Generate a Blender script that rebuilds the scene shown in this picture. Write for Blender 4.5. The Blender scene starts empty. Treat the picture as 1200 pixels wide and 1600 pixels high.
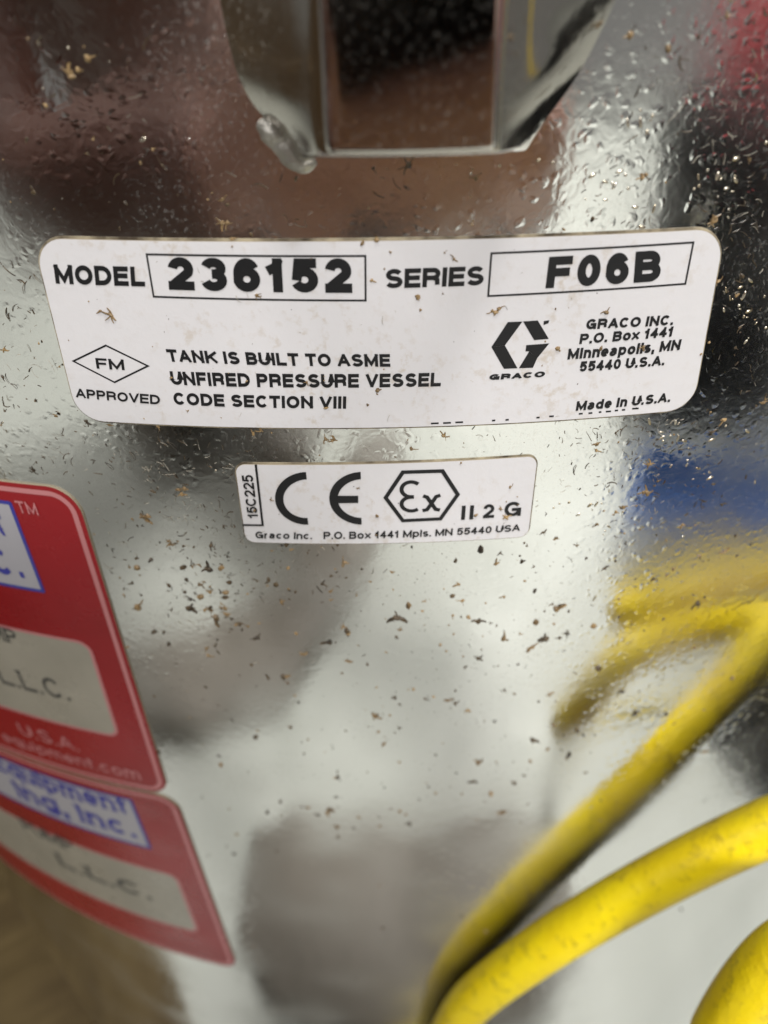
import bpy, bmesh, math, random
from mathutils import Vector, Matrix, noise as mnoise
random.seed(7)
sc = bpy.context.scene
COL = sc.collection

# ------------------------------------------------------------------ camera
R = 0.20                      # tank radius (m)
ZC = 0.45                     # lens height above the floor
FPX, DIST, PITCH, YAW, ROLL = 1099.15, 1.3627, 0.6017, -0.0169, -0.0416
_cy, _sy, _cp, _sp = math.cos(YAW), math.sin(YAW), math.cos(PITCH), math.sin(PITCH)
FW = Vector((_sy*_cp, _cy*_cp, -_sp)); _rt = Vector((_cy, -_sy, 0)); _up = _rt.cross(FW)
RT = math.cos(ROLL)*_rt + math.sin(ROLL)*_up
UP = -math.sin(ROLL)*_rt + math.cos(ROLL)*_up
CAM = Vector((0, -DIST*R, ZC))
cd = bpy.data.cameras.new('camera'); cam = bpy.data.objects.new('camera', cd); COL.objects.link(cam)
cam.matrix_world = Matrix((( RT.x, UP.x, -FW.x, CAM.x), (RT.y, UP.y, -FW.y, CAM.y), (RT.z, UP.z, -FW.z, CAM.z), (0, 0, 0, 1)))
cd.sensor_fit = 'VERTICAL'; cd.sensor_height = 36; cd.lens = FPX/1600*36
cd.clip_start = 0.004; cd.clip_end = 100
cd.dof.use_dof = True; cd.dof.focus_distance = 0.0800; cd.dof.aperture_fstop = 15.5
sc.camera = cam

# ------------------------------------------------------------------ light
w = bpy.data.worlds.new('World'); sc.world = w; w.use_nodes = True
bg = w.node_tree.nodes['Background']; bg.inputs[0].default_value = (1.0, 0.98, 0.95, 1); bg.inputs[1].default_value = 0.20
def area(name, loc, tgt, size, power, col=(1, .985, .96)):
    l = bpy.data.lights.new(name, 'AREA'); l.energy = power; l.color = col; l.shape = 'RECTANGLE'; l.size = size[0]; l.size_y = size[1]
    o = bpy.data.objects.new(name, l); COL.objects.link(o); o.location = loc
    o.rotation_euler = (Vector(tgt)-Vector(loc)).to_track_quat('-Z', 'Y').to_euler(); return o
area('unseen_overhead_light', (0.25, -0.75, 2.3), (0, -0.35, .1), (0.5, 0.35), 26)
area('unseen_overhead_light', (1.3, -2.9, 2.5), (.6, -1.6, 0), (0.8, 0.6), 130)  # added fill for the far floor and label fronts; no lamp seen there
area('unseen_overhead_light', (-1.5, -1.3, 2.4), (-.7, -0.6, 0), (0.6, 0.6), 16)  # added fill that brightens the floor at left; source is made up
sc.cycles.max_bounces = 6; sc.cycles.glossy_bounces = 4; sc.cycles.diffuse_bounces = 3; sc.cycles.caustics_reflective = False; sc.cycles.caustics_refractive = False
sc.view_settings.view_transform = 'Standard'; sc.view_settings.look = 'None'; sc.view_settings.exposure = 0.0; sc.view_settings.gamma = 1

# ------------------------------------------------------------------ helpers
def link(name, mesh, mat=None, parent=None, smooth=False):
    o = bpy.data.objects.new(name, mesh); COL.objects.link(o)
    if mat: mesh.materials.append(mat)
    if parent: o.parent = parent
    if smooth:
        for p in mesh.polygons: p.use_smooth = True
    return o
def from_bm(name, bm, mat=None, parent=None, smooth=False):
    me = bpy.data.meshes.new(name); bm.to_mesh(me); bm.free(); return link(name, me, mat, parent, smooth)
def tag(o, label=None, cat=None, group=None, kind=None):
    for k, v in (('label', label), ('category', cat), ('group', group), ('kind', kind)):
        if v: o[k] = v
    return o
def empty(name, loc=(0, 0, 0)):
    o = bpy.data.objects.new(name, None); COL.objects.link(o); o.location = loc; o.empty_display_size = .05; return o
def cyl(th, z, d=0.0):                 # point on the tank wall, d metres proud of it
    return Vector(((R+d)*math.sin(th), -(R+d)*math.cos(th), z))
def at(px, py, d=0.0):                 # where a measured photo point lies on the wall (radius R+d)
    v = FW + (px-600)/FPX*RT - (py-800)/FPX*UP
    a = v.x*v.x+v.y*v.y; b = v.x*CAM.x+v.y*CAM.y; c = CAM.x**2+CAM.y**2-(R+d)**2
    disc = max(b*b-a*c, 0); t = (-b-math.sqrt(disc))/a
    return CAM+t*v
def tz(px, py, d=0.0):
    p = at(px, py, d); return Vector((math.atan2(p.x, -p.y), p.z))

def mat(name, col, rough=.5, metal=0.0, build=None, spec=None):
    m = bpy.data.materials.new(name); m.use_nodes = True; nt = m.node_tree; b = nt.nodes['Principled BSDF']
    b.inputs['Base Color'].default_value = (*col, 1); b.inputs['Roughness'].default_value = rough; b.inputs['Metallic'].default_value = metal
    if spec is not None: b.inputs['Specular IOR Level'].default_value = spec
    if build: build(nt, b)
    return m
def N(nt, t, **kw):
    n = nt.nodes.new(t)
    for k, v in kw.items():
        if k.startswith('i_'): n.inputs[k[2:].replace('_', ' ')].default_value = v
        else: setattr(n, k, v)
    return n
def ramp(nt, src, stops):
    r = nt.nodes.new('ShaderNodeValToRGB'); e = r.color_ramp.elements
    while len(e) < len(stops): e.new(.5)
    for el, (p, c) in zip(e, stops): el.position = p; el.color = c if len(c) == 4 else (*c, 1)
    nt.links.new(src, r.inputs[0]); return r.outputs[0]
def math_n(nt, op, a, b=None, clamp=False):
    n = nt.nodes.new('ShaderNodeMath'); n.operation = op; n.use_clamp = clamp
    for i, v in enumerate((a, b)):
        if v is None: continue
        if isinstance(v, (int, float)): n.inputs[i].default_value = v
        else: nt.links.new(v, n.inputs[i])
    return n.outputs[0]
def tex(nt, kind, scale, detail=3, rough=.55, vec=None, dist=0):
    if vec is None: vec = N(nt, 'ShaderNodeTexCoord').outputs['Object']
    n = N(nt, 'ShaderNodeTex'+kind); n.inputs['Scale'].default_value = scale
    if kind == 'Noise': n.inputs['Detail'].default_value = detail; n.inputs['Roughness'].default_value = rough; n.inputs['Distortion'].default_value = dist
    nt.links.new(vec, n.inputs['Vector']); return n
def noisy(c1, c2, scale, bump=0.0, detail=5, bscale=None, r=(.4, .6), lo=.35, hi=.65):
    def f(nt, b):
        n = tex(nt, 'Noise', scale, detail)
        nt.links.new(ramp(nt, n.outputs[0], [(lo, c1), (hi, c2)]), b.inputs['Base Color'])
        n2 = tex(nt, 'Noise', bscale or scale*3, 4)
        nt.links.new(ramp(nt, n2.outputs[0], [(.3, (r[0],)*3), (.7, (r[1],)*3)]), b.inputs['Roughness'])
        if bump:
            bp = N(nt, 'ShaderNodeBump'); bp.inputs['Strength'].default_value = 1; bp.inputs['Distance'].default_value = bump
            nt.links.new(n2.outputs[0], bp.inputs['Height']); nt.links.new(bp.outputs[0], b.inputs['Normal'])
    return f

# plated steel: orange-peel lacquer, drips, pits, a little dust
def plated(strength, dusty, base=(.79, .785, .755)):
    def f(nt, b):
        vec = N(nt, 'ShaderNodeTexCoord').outputs['Object']
        mid = tex(nt, 'Noise', 520, 2, .55, vec, .5)
        big = tex(nt, 'Noise', 55, 1, .5, vec)
        wv = N(nt, 'ShaderNodeVectorMath', operation='MULTIPLY_ADD'); nt.links.new(mid.outputs['Color'], wv.inputs[0]); wv.inputs[1].default_value = (.0016,)*3; nt.links.new(vec, wv.inputs[2])
        vor = tex(nt, 'Voronoi', 980, vec=wv.outputs[0])
        blob = ramp(nt, vor.outputs['Distance'], [(.08, (1, 1, 1)), (.50, (0, 0, 0))])
        sx = N(nt, 'ShaderNodeSeparateXYZ'); nt.links.new(vec, sx.inputs[0])
        edge = math_n(nt, 'MULTIPLY', math_n(nt, 'ABSOLUTE', math_n(nt, 'ADD', sx.outputs[0], .004)), 5.5)
        pm = ramp(nt, math_n(nt, 'ADD', tex(nt, 'Noise', 38, 1, .6, vec).outputs[0], edge), [(.54, (0, 0, 0)), (.74, (1, 1, 1))])
        cellsel = ramp(nt, N(nt, 'ShaderNodeSeparateColor').outputs[0], [(.56, (0, 0, 0)), (.60, (1, 1, 1))])
        nt.links.new(vor.outputs['Color'], cellsel.node.inputs[0].links[0].from_node.inputs[0])
        blobs = math_n(nt, 'MULTIPLY', math_n(nt, 'MULTIPLY', blob, cellsel), pm)
        h = math_n(nt, 'ADD', math_n(nt, 'MULTIPLY', mid.outputs[0], math_n(nt, 'ADD', math_n(nt, 'MULTIPLY', pm, .28), .22)), math_n(nt, 'MULTIPLY', big.outputs[0], .9))
        h = math_n(nt, 'ADD', h, math_n(nt, 'MULTIPLY', blobs, .36))
        bp = N(nt, 'ShaderNodeBump'); bp.inputs['Strength'].default_value = 1.0; bp.inputs['Distance'].default_value = strength
        nt.links.new(h, bp.inputs['Height']); nt.links.new(bp.outputs[0], b.inputs['Normal'])
        nt.links.new(ramp(nt, big.outputs[0], [(.3, (.07,)*3), (.7, (.21,)*3)]), b.inputs['Roughness'])
        # dust film: dull tan dots that are not metallic
        d1 = tex(nt, 'Noise', 2400, 2, .7, vec)
        dm = math_n(nt, 'MULTIPLY', ramp(nt, d1.outputs[0], [(.56, (0, 0, 0)), (.80, (1, 1, 1))]), ramp(nt, big.outputs[0], [(.42, (.15,)*3), (.62, (1, 1, 1))]))
        dm = math_n(nt, 'MULTIPLY', dm, dusty, True)
        mix = N(nt, 'ShaderNodeMix', data_type='RGBA'); nt.links.new(dm, mix.inputs[0])
        mix.inputs[6].default_value = (*base, 1); mix.inputs[7].default_value = (.34, .29, .21, 1)
        nt.links.new(mix.outputs[2], b.inputs['Base Color'])
        nt.links.new(math_n(nt, 'SUBTRACT', 1.0, dm), b.inputs['Metallic'])
    return f
M = {}
M['steel'] = mat('plated_steel', (.8, .78, .73), .1, 1, plated(.000052, .22))
M['bracket'] = mat('bracket_steel', (.8, .78, .73), .1, 1, plated(.000035, .3))
M['bracket_face'] = mat('scuffed_bracket_steel', (.74, .71, .66), .16, 1, plated(.00003, .7, (.50, .475, .43)))
M['weld'] = mat('weld_metal', (.5, .48, .44), .28, 1, noisy((.42, .40, .36), (.62, .6, .55), 500, .0002))
def label_build(base, stain):
    def f(nt, b):
        a = tex(nt, 'Noise', 60, 4, .6); s = tex(nt, 'Noise', 620, 4, .7); s2 = tex(nt, 'Noise', 75, 3)
        c1 = ramp(nt, a.outputs[0], [(.3, tuple(x*.95 for x in base)), (.7, base)])
        m = math_n(nt, 'MULTIPLY', ramp(nt, s.outputs[0], [(.53, (0, 0, 0)), (.68, (1, 1, 1))]), ramp(nt, s2.outputs[0], [(.44, (.10,)*3), (.64, (1, 1, 1))]))
        mix = N(nt, 'ShaderNodeMix', data_type='RGBA'); nt.links.new(math_n(nt, 'MULTIPLY', m, .42), mix.inputs[0]); nt.links.new(c1, mix.inputs[6]); mix.inputs[7].default_value = (*stain, 1)
        nt.links.new(mix.outputs[2], b.inputs['Base Color'])
        bp = N(nt, 'ShaderNodeBump'); bp.inputs['Distance'].default_value = .00004; nt.links.new(s.outputs[0], bp.inputs['Height']); nt.links.new(bp.outputs[0], b.inputs['Normal'])
    return f
M['label'] = mat('label_vinyl', (.8, .78, .79), .42, 0, label_build((.665, .65, .665), (.40, .30, .17)), .2)
M['label_edge'] = mat('label_glue_edge', (.33, .28, .2), .6)
M['glue'] = mat('grimy_adhesive', (.16, .12, .07), .7, 0, noisy((.05, .035, .02), (.42, .36, .25), 350, 0, r=(.5, .8)))
M['ink'] = mat('black_ink', (.012, .012, .013), .45, 0, None, .3)
M['red'] = mat('red_print', (.42, .008, .014), .35, 0, noisy((.30, .007, .012), (.37, .010, .017), 40, 0, r=(.22, .34)), .5)
M['pink'] = mat('pale_red_line', (.62, .24, .25), .35)
M['blue'] = mat('blue_print', (.05, .055, .36), .4)
M['pale'] = mat('pale_panel', (.47, .46, .50), .38)
M['tape'] = mat('typed_panel', (.46, .43, .36), .3, 0, noisy((.37, .345, .285), (.45, .42, .35), 60, 0, r=(.25, .35)))
M['greytext'] = mat('typed_grey', (.07, .07, .065), .6)
def hose_build(nt, b):
    n = tex(nt, 'Noise', 60, 4, .6); n2 = tex(nt, 'Noise', 330, 4, .7); n3 = tex(nt, 'Noise', 900, 2, .6)
    c = ramp(nt, n.outputs[0], [(.3, (.74, .53, .001)), (.68, (.88, .69, .002))])
    d = ramp(nt, n2.outputs[0], [(.54, (0, 0, 0)), (.72, (1, 1, 1))])
    mix = N(nt, 'ShaderNodeMix', data_type='RGBA'); nt.links.new(math_n(nt, 'MULTIPLY', d, .7), mix.inputs[0]); nt.links.new(c, mix.inputs[6]); mix.inputs[7].default_value = (.20, .13, .015, 1)
    nt.links.new(mix.outputs[2], b.inputs['Base Color'])
    bp = N(nt, 'ShaderNodeBump'); bp.inputs['Distance'].default_value = .00025; nt.links.new(math_n(nt, 'ADD', n2.outputs[0], math_n(nt, 'MULTIPLY', n3.outputs[0], .3)), bp.inputs['Height']); nt.links.new(bp.outputs[0], b.inputs['Normal'])
M['hose'] = mat('yellow_rubber', (.80, .56, .004), .45, 0, hose_build)
M['concrete'] = mat('concrete', (.5, .5, .46), .7, 0, noisy((.52, .545, .505), (.64, .665, .625), 9, .001, 8))
def ply(nt, b):
    vec = N(nt, 'ShaderNodeTexCoord').outputs['Object']; mp = N(nt, 'ShaderNodeMapping'); mp.inputs['Scale'].default_value = (3, 40, 10); nt.links.new(vec, mp.inputs[0])
    n = tex(nt, 'Noise', 4, 6, .6, mp.outputs[0]); n2 = tex(nt, 'Noise', 30, 4)
    c = ramp(nt, n.outputs[0], [(.3, (.10, .066, .02)), (.7, (.17, .118, .045))])
    mix = N(nt, 'ShaderNodeMix', data_type='RGBA', blend_type='MULTIPLY'); mix.inputs[0].default_value = .6; nt.links.new(c, mix.inputs[6]); nt.links.new(ramp(nt, n2.outputs[0], [(.35, (.55, .5, .45)), (.6, (1, 1, 1))]), mix.inputs[7])
    nt.links.new(mix.outputs[2], b.inputs['Base Color'])
M['ply'] = mat('plywood', (.3, .2, .08), .7, 0, ply)
M['black'] = mat('black_plastic', (.012, .012, .013), .6, 0, noisy((.006, .006, .007), (.014, .014, .015), 40, .0004, r=(.6, .8)), .2)
M['rubber'] = mat('black_rubber', (.015, .015, .015), .7, 0, noisy((.006, .006, .006), (.016, .015, .014), 60, .0005, r=(.7, .9)), .08)
M['blueplastic'] = mat('blue_plastic', (.005, .06, .25), .55, 0, noisy((.006, .10, .40), (.01, .13, .52), 20, r=(.5, .65)), .25)
M['redpaint'] = mat('red_enamel', (.62, .008, .03), .3, 0, noisy((.72, .006, .022), (.80, .01, .03), 15))
M['card'] = mat('unseen_box_cardboard', (.14, .085, .04), .85, 0, noisy((.11, .066, .03), (.17, .105, .05), 30, .0005))
M['chrome'] = mat('catch_metal', (.6, .6, .6), .25, 1)
M['skin'] = mat('skin', (.36, .18, .13), .5, 0, noisy((.64, .34, .27), (.76, .44, .36), 60))
M['jacket'] = mat('brown_cloth', (.10, .045, .03), .9, 0, noisy((.10, .034, .021), (.15, .056, .036), 300, .0006))
M['mound'] = mat('shade_grey_brown', (.22, .19, .16), .95, 0, noisy((.17, .155, .13), (.23, .205, .175), 200, .0006))  # colour stands for the dark patches on the floor
M['trouser'] = mat('grey_brown_cloth', (.16, .135, .11), .9, 0, noisy((.13, .11, .09), (.18, .15, .125), 300, .0006))
M['shoe'] = mat('dark_leather', (.03, .025, .02), .5, 0, noisy((.02, .017, .014), (.04, .033, .027), 80))
M['hair'] = mat('dark_hair', (.02, .013, .01), .5, 0, noisy((.012, .008, .006), (.03, .02, .014), 200, .001))
M['debris'] = mat('dried_husk', (.2, .12, .05), .75, 0, noisy((.07, .042, .018), (.36, .24, .11), 450, .0001, lo=.3, hi=.68))
M['debris_dark'] = mat('dark_crumb', (.04, .03, .02), .7, 0, noisy((.02, .015, .01), (.10, .065, .03), 700))
M['lint'] = mat('pale_lint', (.36, .33, .28), .6, 0, noisy((.16, .14, .11), (.5, .46, .38), 300, lo=.4, hi=.6))
M['lacquer'] = mat('lacquer_drip', (.6, .55, .45), .3, 1, noisy((.40, .33, .22), (.70, .66, .58), 500, 0, r=(.2, .4)))

# ------------------------------------------------------------------ setting
bm = bmesh.new(); bmesh.ops.create_grid(bm, x_segments=2, y_segments=2, size=6.0)
tag(from_bm('concrete_floor', bm, M['concrete']), kind='structure')

def rbox(name, size, loc, m, parent=None, bev=.004, rz=0, seg=2):
    bm = bmesh.new(); bmesh.ops.create_cube(bm, size=1); bmesh.ops.scale(bm, vec=size, verts=bm.verts)
    if bev: bmesh.ops.bevel(bm, geom=list(bm.edges), offset=bev, segments=seg, affect='EDGES', profile=.6)
    o = from_bm(name, bm, m, parent, True); o.location = loc; o.rotation_euler = (0, 0, rz)
    md = o.modifiers.new('wn', 'WEIGHTED_NORMAL'); return o
_n = Vector((-.882, -.471, 0)); _t = Vector((-.471, .882, 0)); _c = _n*.705+_t*.48
pb = rbox('plywood_board', (1.0, 1.2, .012), (_c.x, _c.y, .0062), M['ply'], None, .001, math.atan2(.471, .882))
tag(pb, 'tan plywood board lying on the floor left of the tank', 'board')

# ------------------------------------------------------------------ tank
tank = tag(empty('pressure_tank'), 'shiny plated steel pressure tank with printed labels and welded bracket', 'tank')
def lathe(name, prof, m, parent, seg=360, smooth=True):
    vs, fs = [], []
    for (r, z) in prof:
        for i in range(seg):
            a = 2*math.pi*i/seg; vs.append((r*math.sin(a), -r*math.cos(a), z))
    n = len(prof)
    for j in range(n-1):
        for i in range(seg):
            k = (i+1) % seg; fs.append((j*seg+i, j*seg+k, (j+1)*seg+k, (j+1)*seg+i))
    me = bpy.data.meshes.new(name); me.from_pydata(vs, [], fs); return link(name, me, m, parent, smooth)
lathe('shell', [(R, .035), (R, .15), (R, .30), (R, .40), (R, .50), (R, .56)], M['steel'], tank, 720)
lathe('base_ring', [(R-.012, .0), (R-.004, .001), (R-.003, .034), (R-.001, .0352), (R-.02, .036)], M['bracket'], tank)
lid = lathe('lid', [(R+.006, .561), (R+.014, .563), (R+.016, .571), (R+.010, .577), (R-.02, .585), (R-.08, .60), (.04, .612), (.0005, .613)], M['bracket'], tank)

# --- bracket: pressed channel welded on below the rim, lofted from cross-sections
H = .0105
rows = [  # each row: list of (px, py, proud) from left wall to right wall
 [(462, 258, -.001), (470, 256, .001), (486, 250, .0045), (500, 247, .0058), (516, 247, .0060), (645, 247, .0060), (774, 241, .0060), (785, 240, .0058), (797, 238, .0045), (815, 236, .002), (824, 234, -.001)],
 [(450, 250, -.001), (462, 249, .001), (484, 246, H*.72), (500, 245, H*.9), (516, 245, H-.0003), (645, 245, H-.0003), (777, 239, H-.0003), (783, 238, H*.9), (799, 235, H*.7), (818, 231, .002), (830, 228, -.001)],
 [(446, 243, -.001), (458, 243, .001), (483, 241, H*.74), (499, 240, H*.92), (515, 240, H), (645, 240, H), (777, 234, H), (783, 233, H*.92), (800, 230, H*.7), (822, 224, .002), (834, 220, -.001)],
 [(428, 205, -.001), (438, 206, .0008), (478, 218, H*.75), (495, 222, H*.92), (513, 222, H), (645, 222, H), (778, 216, H), (784, 215, H*.92), (803, 212, H*.7), (838, 196, .002), (852, 192, -.001)],
 [(388, 165, -.001), (402, 168, .0012), (474, 170, H*.75), (492, 172, H*.92), (511, 172, H), (645, 172, H), (780, 168, H), (786, 168, H*.92), (808, 166, H*.7), (868, 150, .0025), (890, 145, -.001)],
 [(357, 120, -.001), (400, 121, .0022), (472, 120, H*.75), (490, 120, H*.92), (508, 120, H), (645, 120, H), (782, 118, H), (789, 118, H*.92), (815, 116, H*.65), (880, 110, .003), (920, 106, -.001)],
 [(340, 70, -.001), (412, 70, .003), (470, 70, H*.75), (488, 70, H*.92), (505, 70, H), (645, 70, H), (785, 68, H), (792, 68, H*.92), (820, 66, H*.6), (882, 62, .0035), (948, 58, -.001)],
 [(322, 0, -.001), (416, 0, .0035), (468, 0, H*.75), (485, 0, H*.92), (500, 0, H), (645, 0, H), (789, 0, H), (797, 0, H*.92), (826, 0, H*.6), (888, 0, .004), (982, 0, -.001)],
 [(312, -70, -.001), (416, -70, .0035), (466, -70, H*.75), (482, -70, H*.92), (496, -70, H), (645, -70, H), (792, -70, H), (805, -70, H*.92), (832, -70, H*.6), (894, -70, .004), (1000, -70, -.001)],
 [(306, -260, -.001), (414, -260, .0035), (462, -260, H*.75), (476, -260, H*.92), (490, -260, H), (645, -260, H), (798, -260, H), (812, -260, H*.92), (842, -260, H*.6), (902, -260, .004), (1016, -260, -.001)],
]
bm = bmesh.new(); grid = []
for r in rows:
    a, c, e = r[4], r[5], r[6]; k = lambda p, q, t, dd: (p[0]*(1-t)+q[0]*t, p[1]*(1-t)+q[1]*t, p[2]+dd)
    r = r[:5]+[k(a, c, .15, -.00006), (c[0], c[1], c[2]-.00022), k(e, c, .15, -.00006)]+r[6:]
    grid.append([bm.verts.new(at(x, y, d)) for x, y, d in r])
for a, b in zip(grid, grid[1:]):
    for i in range(len(a)-1): bm.faces.new((a[i], a[i+1], b[i+1], b[i]))
bmesh.ops.recalc_face_normals(bm, faces=bm.faces)
bk = from_bm('bracket', bm, M['bracket_face'], tank, True)
tag(bk, 'bright pressed metal bracket welded above the large label')
sd = bk.modifiers.new('s', 'SUBSURF'); sd.levels = sd.render_levels = 4
def blob_chain(name, pts, mt, parent, seed=1):
    rnd = random.Random(seed); bm = bmesh.new()
    for (p, r) in pts:
        n = Vector((p.x, p.y, 0)).normalized()
        tmp = bmesh.ops.create_uvsphere(bm, u_segments=16, v_segments=10, radius=1)['verts']
        for v in tmp:
            co = Vector(v.co); s = Vector((r[0], r[0], r[0])); v.co = p + Vector((co.x*r[0], co.y*r[1], co.z*r[2]))
    return from_bm(name, bm, mt, parent, True)
wp = []
for i in range(22):
    t = i/21; x = 421+t*54+9*math.sin(t*3.1); y = 199+60*t+10*math.sin(t*3.14)
    wp.append((at(x+random.uniform(-3, 3), y+random.uniform(-2, 2), .0001), (random.uniform(.0010, .0017)-.0005*abs(t-.5), random.uniform(.0008, .0013), random.uniform(.0006, .0010))))
wb = blob_chain('weld_bead', wp, M['weld'], bk)
_m = wb.modifiers.new('r', 'REMESH'); _m.mode = 'VOXEL'; _m.voxel_size = .00022; _m.use_smooth_shade = True
# ------------------------------------------------------------------ labels and print (in wall coordinates theta, z)
def put(th, z, d): return cyl(th, z, d)
def quad_patch(c):                     # corners TL TR BR BL in (theta,z); returns map (u,v in 0..1, v down)
    TL, TR, BR, BL = c
    return lambda u, v: (TL*(1-u)+TR*u)*(1-v)+(BL*(1-u)+BR*u)*v
def rounded_outline(c, rad, seg=8, radii=None):
    f = quad_patch(c); W = (c[1]-c[0]); Wm = math.hypot(W.x*R, W.y); Hv = c[3]-c[0]; Hm = math.hypot(Hv.x*R, Hv.y)
    ru, rv = rad/Wm, rad/Hm; pts = []
    for (cu, cv, a0, k) in ((1-ru, rv, -90, 1), (1-ru, 1-rv, 0, 2), (ru, 1-rv, 90, 3), (ru, rv, 180, 0)):
        for i in range(seg+1):
            a = math.radians(a0+90*i/seg); pts.append((cu+ru*math.cos(a), cv+rv*math.sin(a)))
    return [f(u, v) for u, v in pts]
def densify(pts, step=.02):
    out = []
    for a, b in zip(pts, pts[1:]+pts[:1]):
        n = max(1, int(abs(b.x-a.x)/step))
        for i in range(n): out.append(a+(b-a)*i/n)
    return out
def sheet(name, outline, d0, d1, m, parent, grid=.012, edge=None):
    """a thin sheet bent round the wall: outline is star-shaped; strips follow the curvature"""
    o = densify(outline, .01)
    bm = bmesh.new(); n = len(o)
    vs = [bm.verts.new((p.x, p.y, 0)) for p in o]
    f = bm.faces.new(vs)
    x0 = min(p.x for p in o); x1 = max(p.x for p in o)
    k = int((x1-x0)/grid)
    for i in range(1, k+1):
        xx = x0+(x1-x0)*i/(k+1)
        bmesh.ops.bisect_plane(bm, geom=bm.verts[:]+bm.edges[:]+bm.faces[:], plane_co=(xx, 0, 0), plane_no=(1, 0, 0))
    top = list(bm.faces)
    if d0 is not None:
        ex = bmesh.ops.extrude_face_region(bm, geom=top); nv = [v for v in ex['geom'] if isinstance(v, bmesh.types.BMVert)]
        s = set(nv)
        for v in bm.verts: v.co.z = 1 if v in s else 0
        for fc in bm.faces: fc.material_index = 0
        if edge:
            for fc in bm.faces:
                zs = {round(v.co.z) for v in fc.verts}
                if len(zs) > 1: fc.material_index = 1
        bmesh.ops.delete(bm, geom=[fc for fc in bm.faces if all(v.co.z < .5 for v in fc.verts)], context='FACES_ONLY')
    for v in bm.verts:
        dd = d1 if (d0 is None or v.co.z > .5) else d0
        v.co = put(v.co.x, v.co.y, dd)
    bmesh.ops.recalc_face_normals(bm, faces=bm.faces)
    for fc in bm.faces:                # outward
        if len(bm.faces) and fc.normal.dot(Vector((fc.calc_center_median().x, fc.calc_center_median().y, 0))) < -1e-9 and d0 is None: fc.normal_flip()
    ob = from_bm(name, bm, m, parent)
    if edge: ob.data.materials.append(edge)
    return ob
def ribbon_polys(pts, wdt, closed=False, cap=0.0, clip=None):
    """2-D centre line -> quads of constant width with mitred joints"""
    P = [Vector(p) for p in pts]
    if not closed and cap:
        a = (P[0]-P[1]).normalized(); b = (P[-1]-P[-2]).normalized(); P[0] = P[0]+a*cap; P[-1] = P[-1]+b*cap
    n = len(P); L, Rr = [], []
    for i in range(n):
        if closed: d0 = (P[i]-P[i-1]).normalized(); d1 = (P[(i+1) % n]-P[i]).normalized()
        else:
            d0 = (P[i]-P[i-1]).normalized() if i else (P[1]-P[0]).normalized()
            d1 = (P[i+1]-P[i]).normalized() if i < n-1 else d0
        n0 = Vector((-d0.y, d0.x)); n1 = Vector((-d1.y, d1.x)); mm = (n0+n1)
        if mm.length < 1e-6: mm = n0
        mm.normalize(); k = 1/max(.45, mm.dot(n0)); off = mm*(wdt/2*k)
        a, b = P[i]+off, P[i]-off
        if clip:
            for q in (a, b): q.y = min(max(q.y, clip[0]), clip[1])
        L.append(a); Rr.append(b)
    return [(L[i], Rr[i], Rr[(i+1) % n], L[(i+1) % n]) for i in range(n if closed else n-1)]

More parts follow.
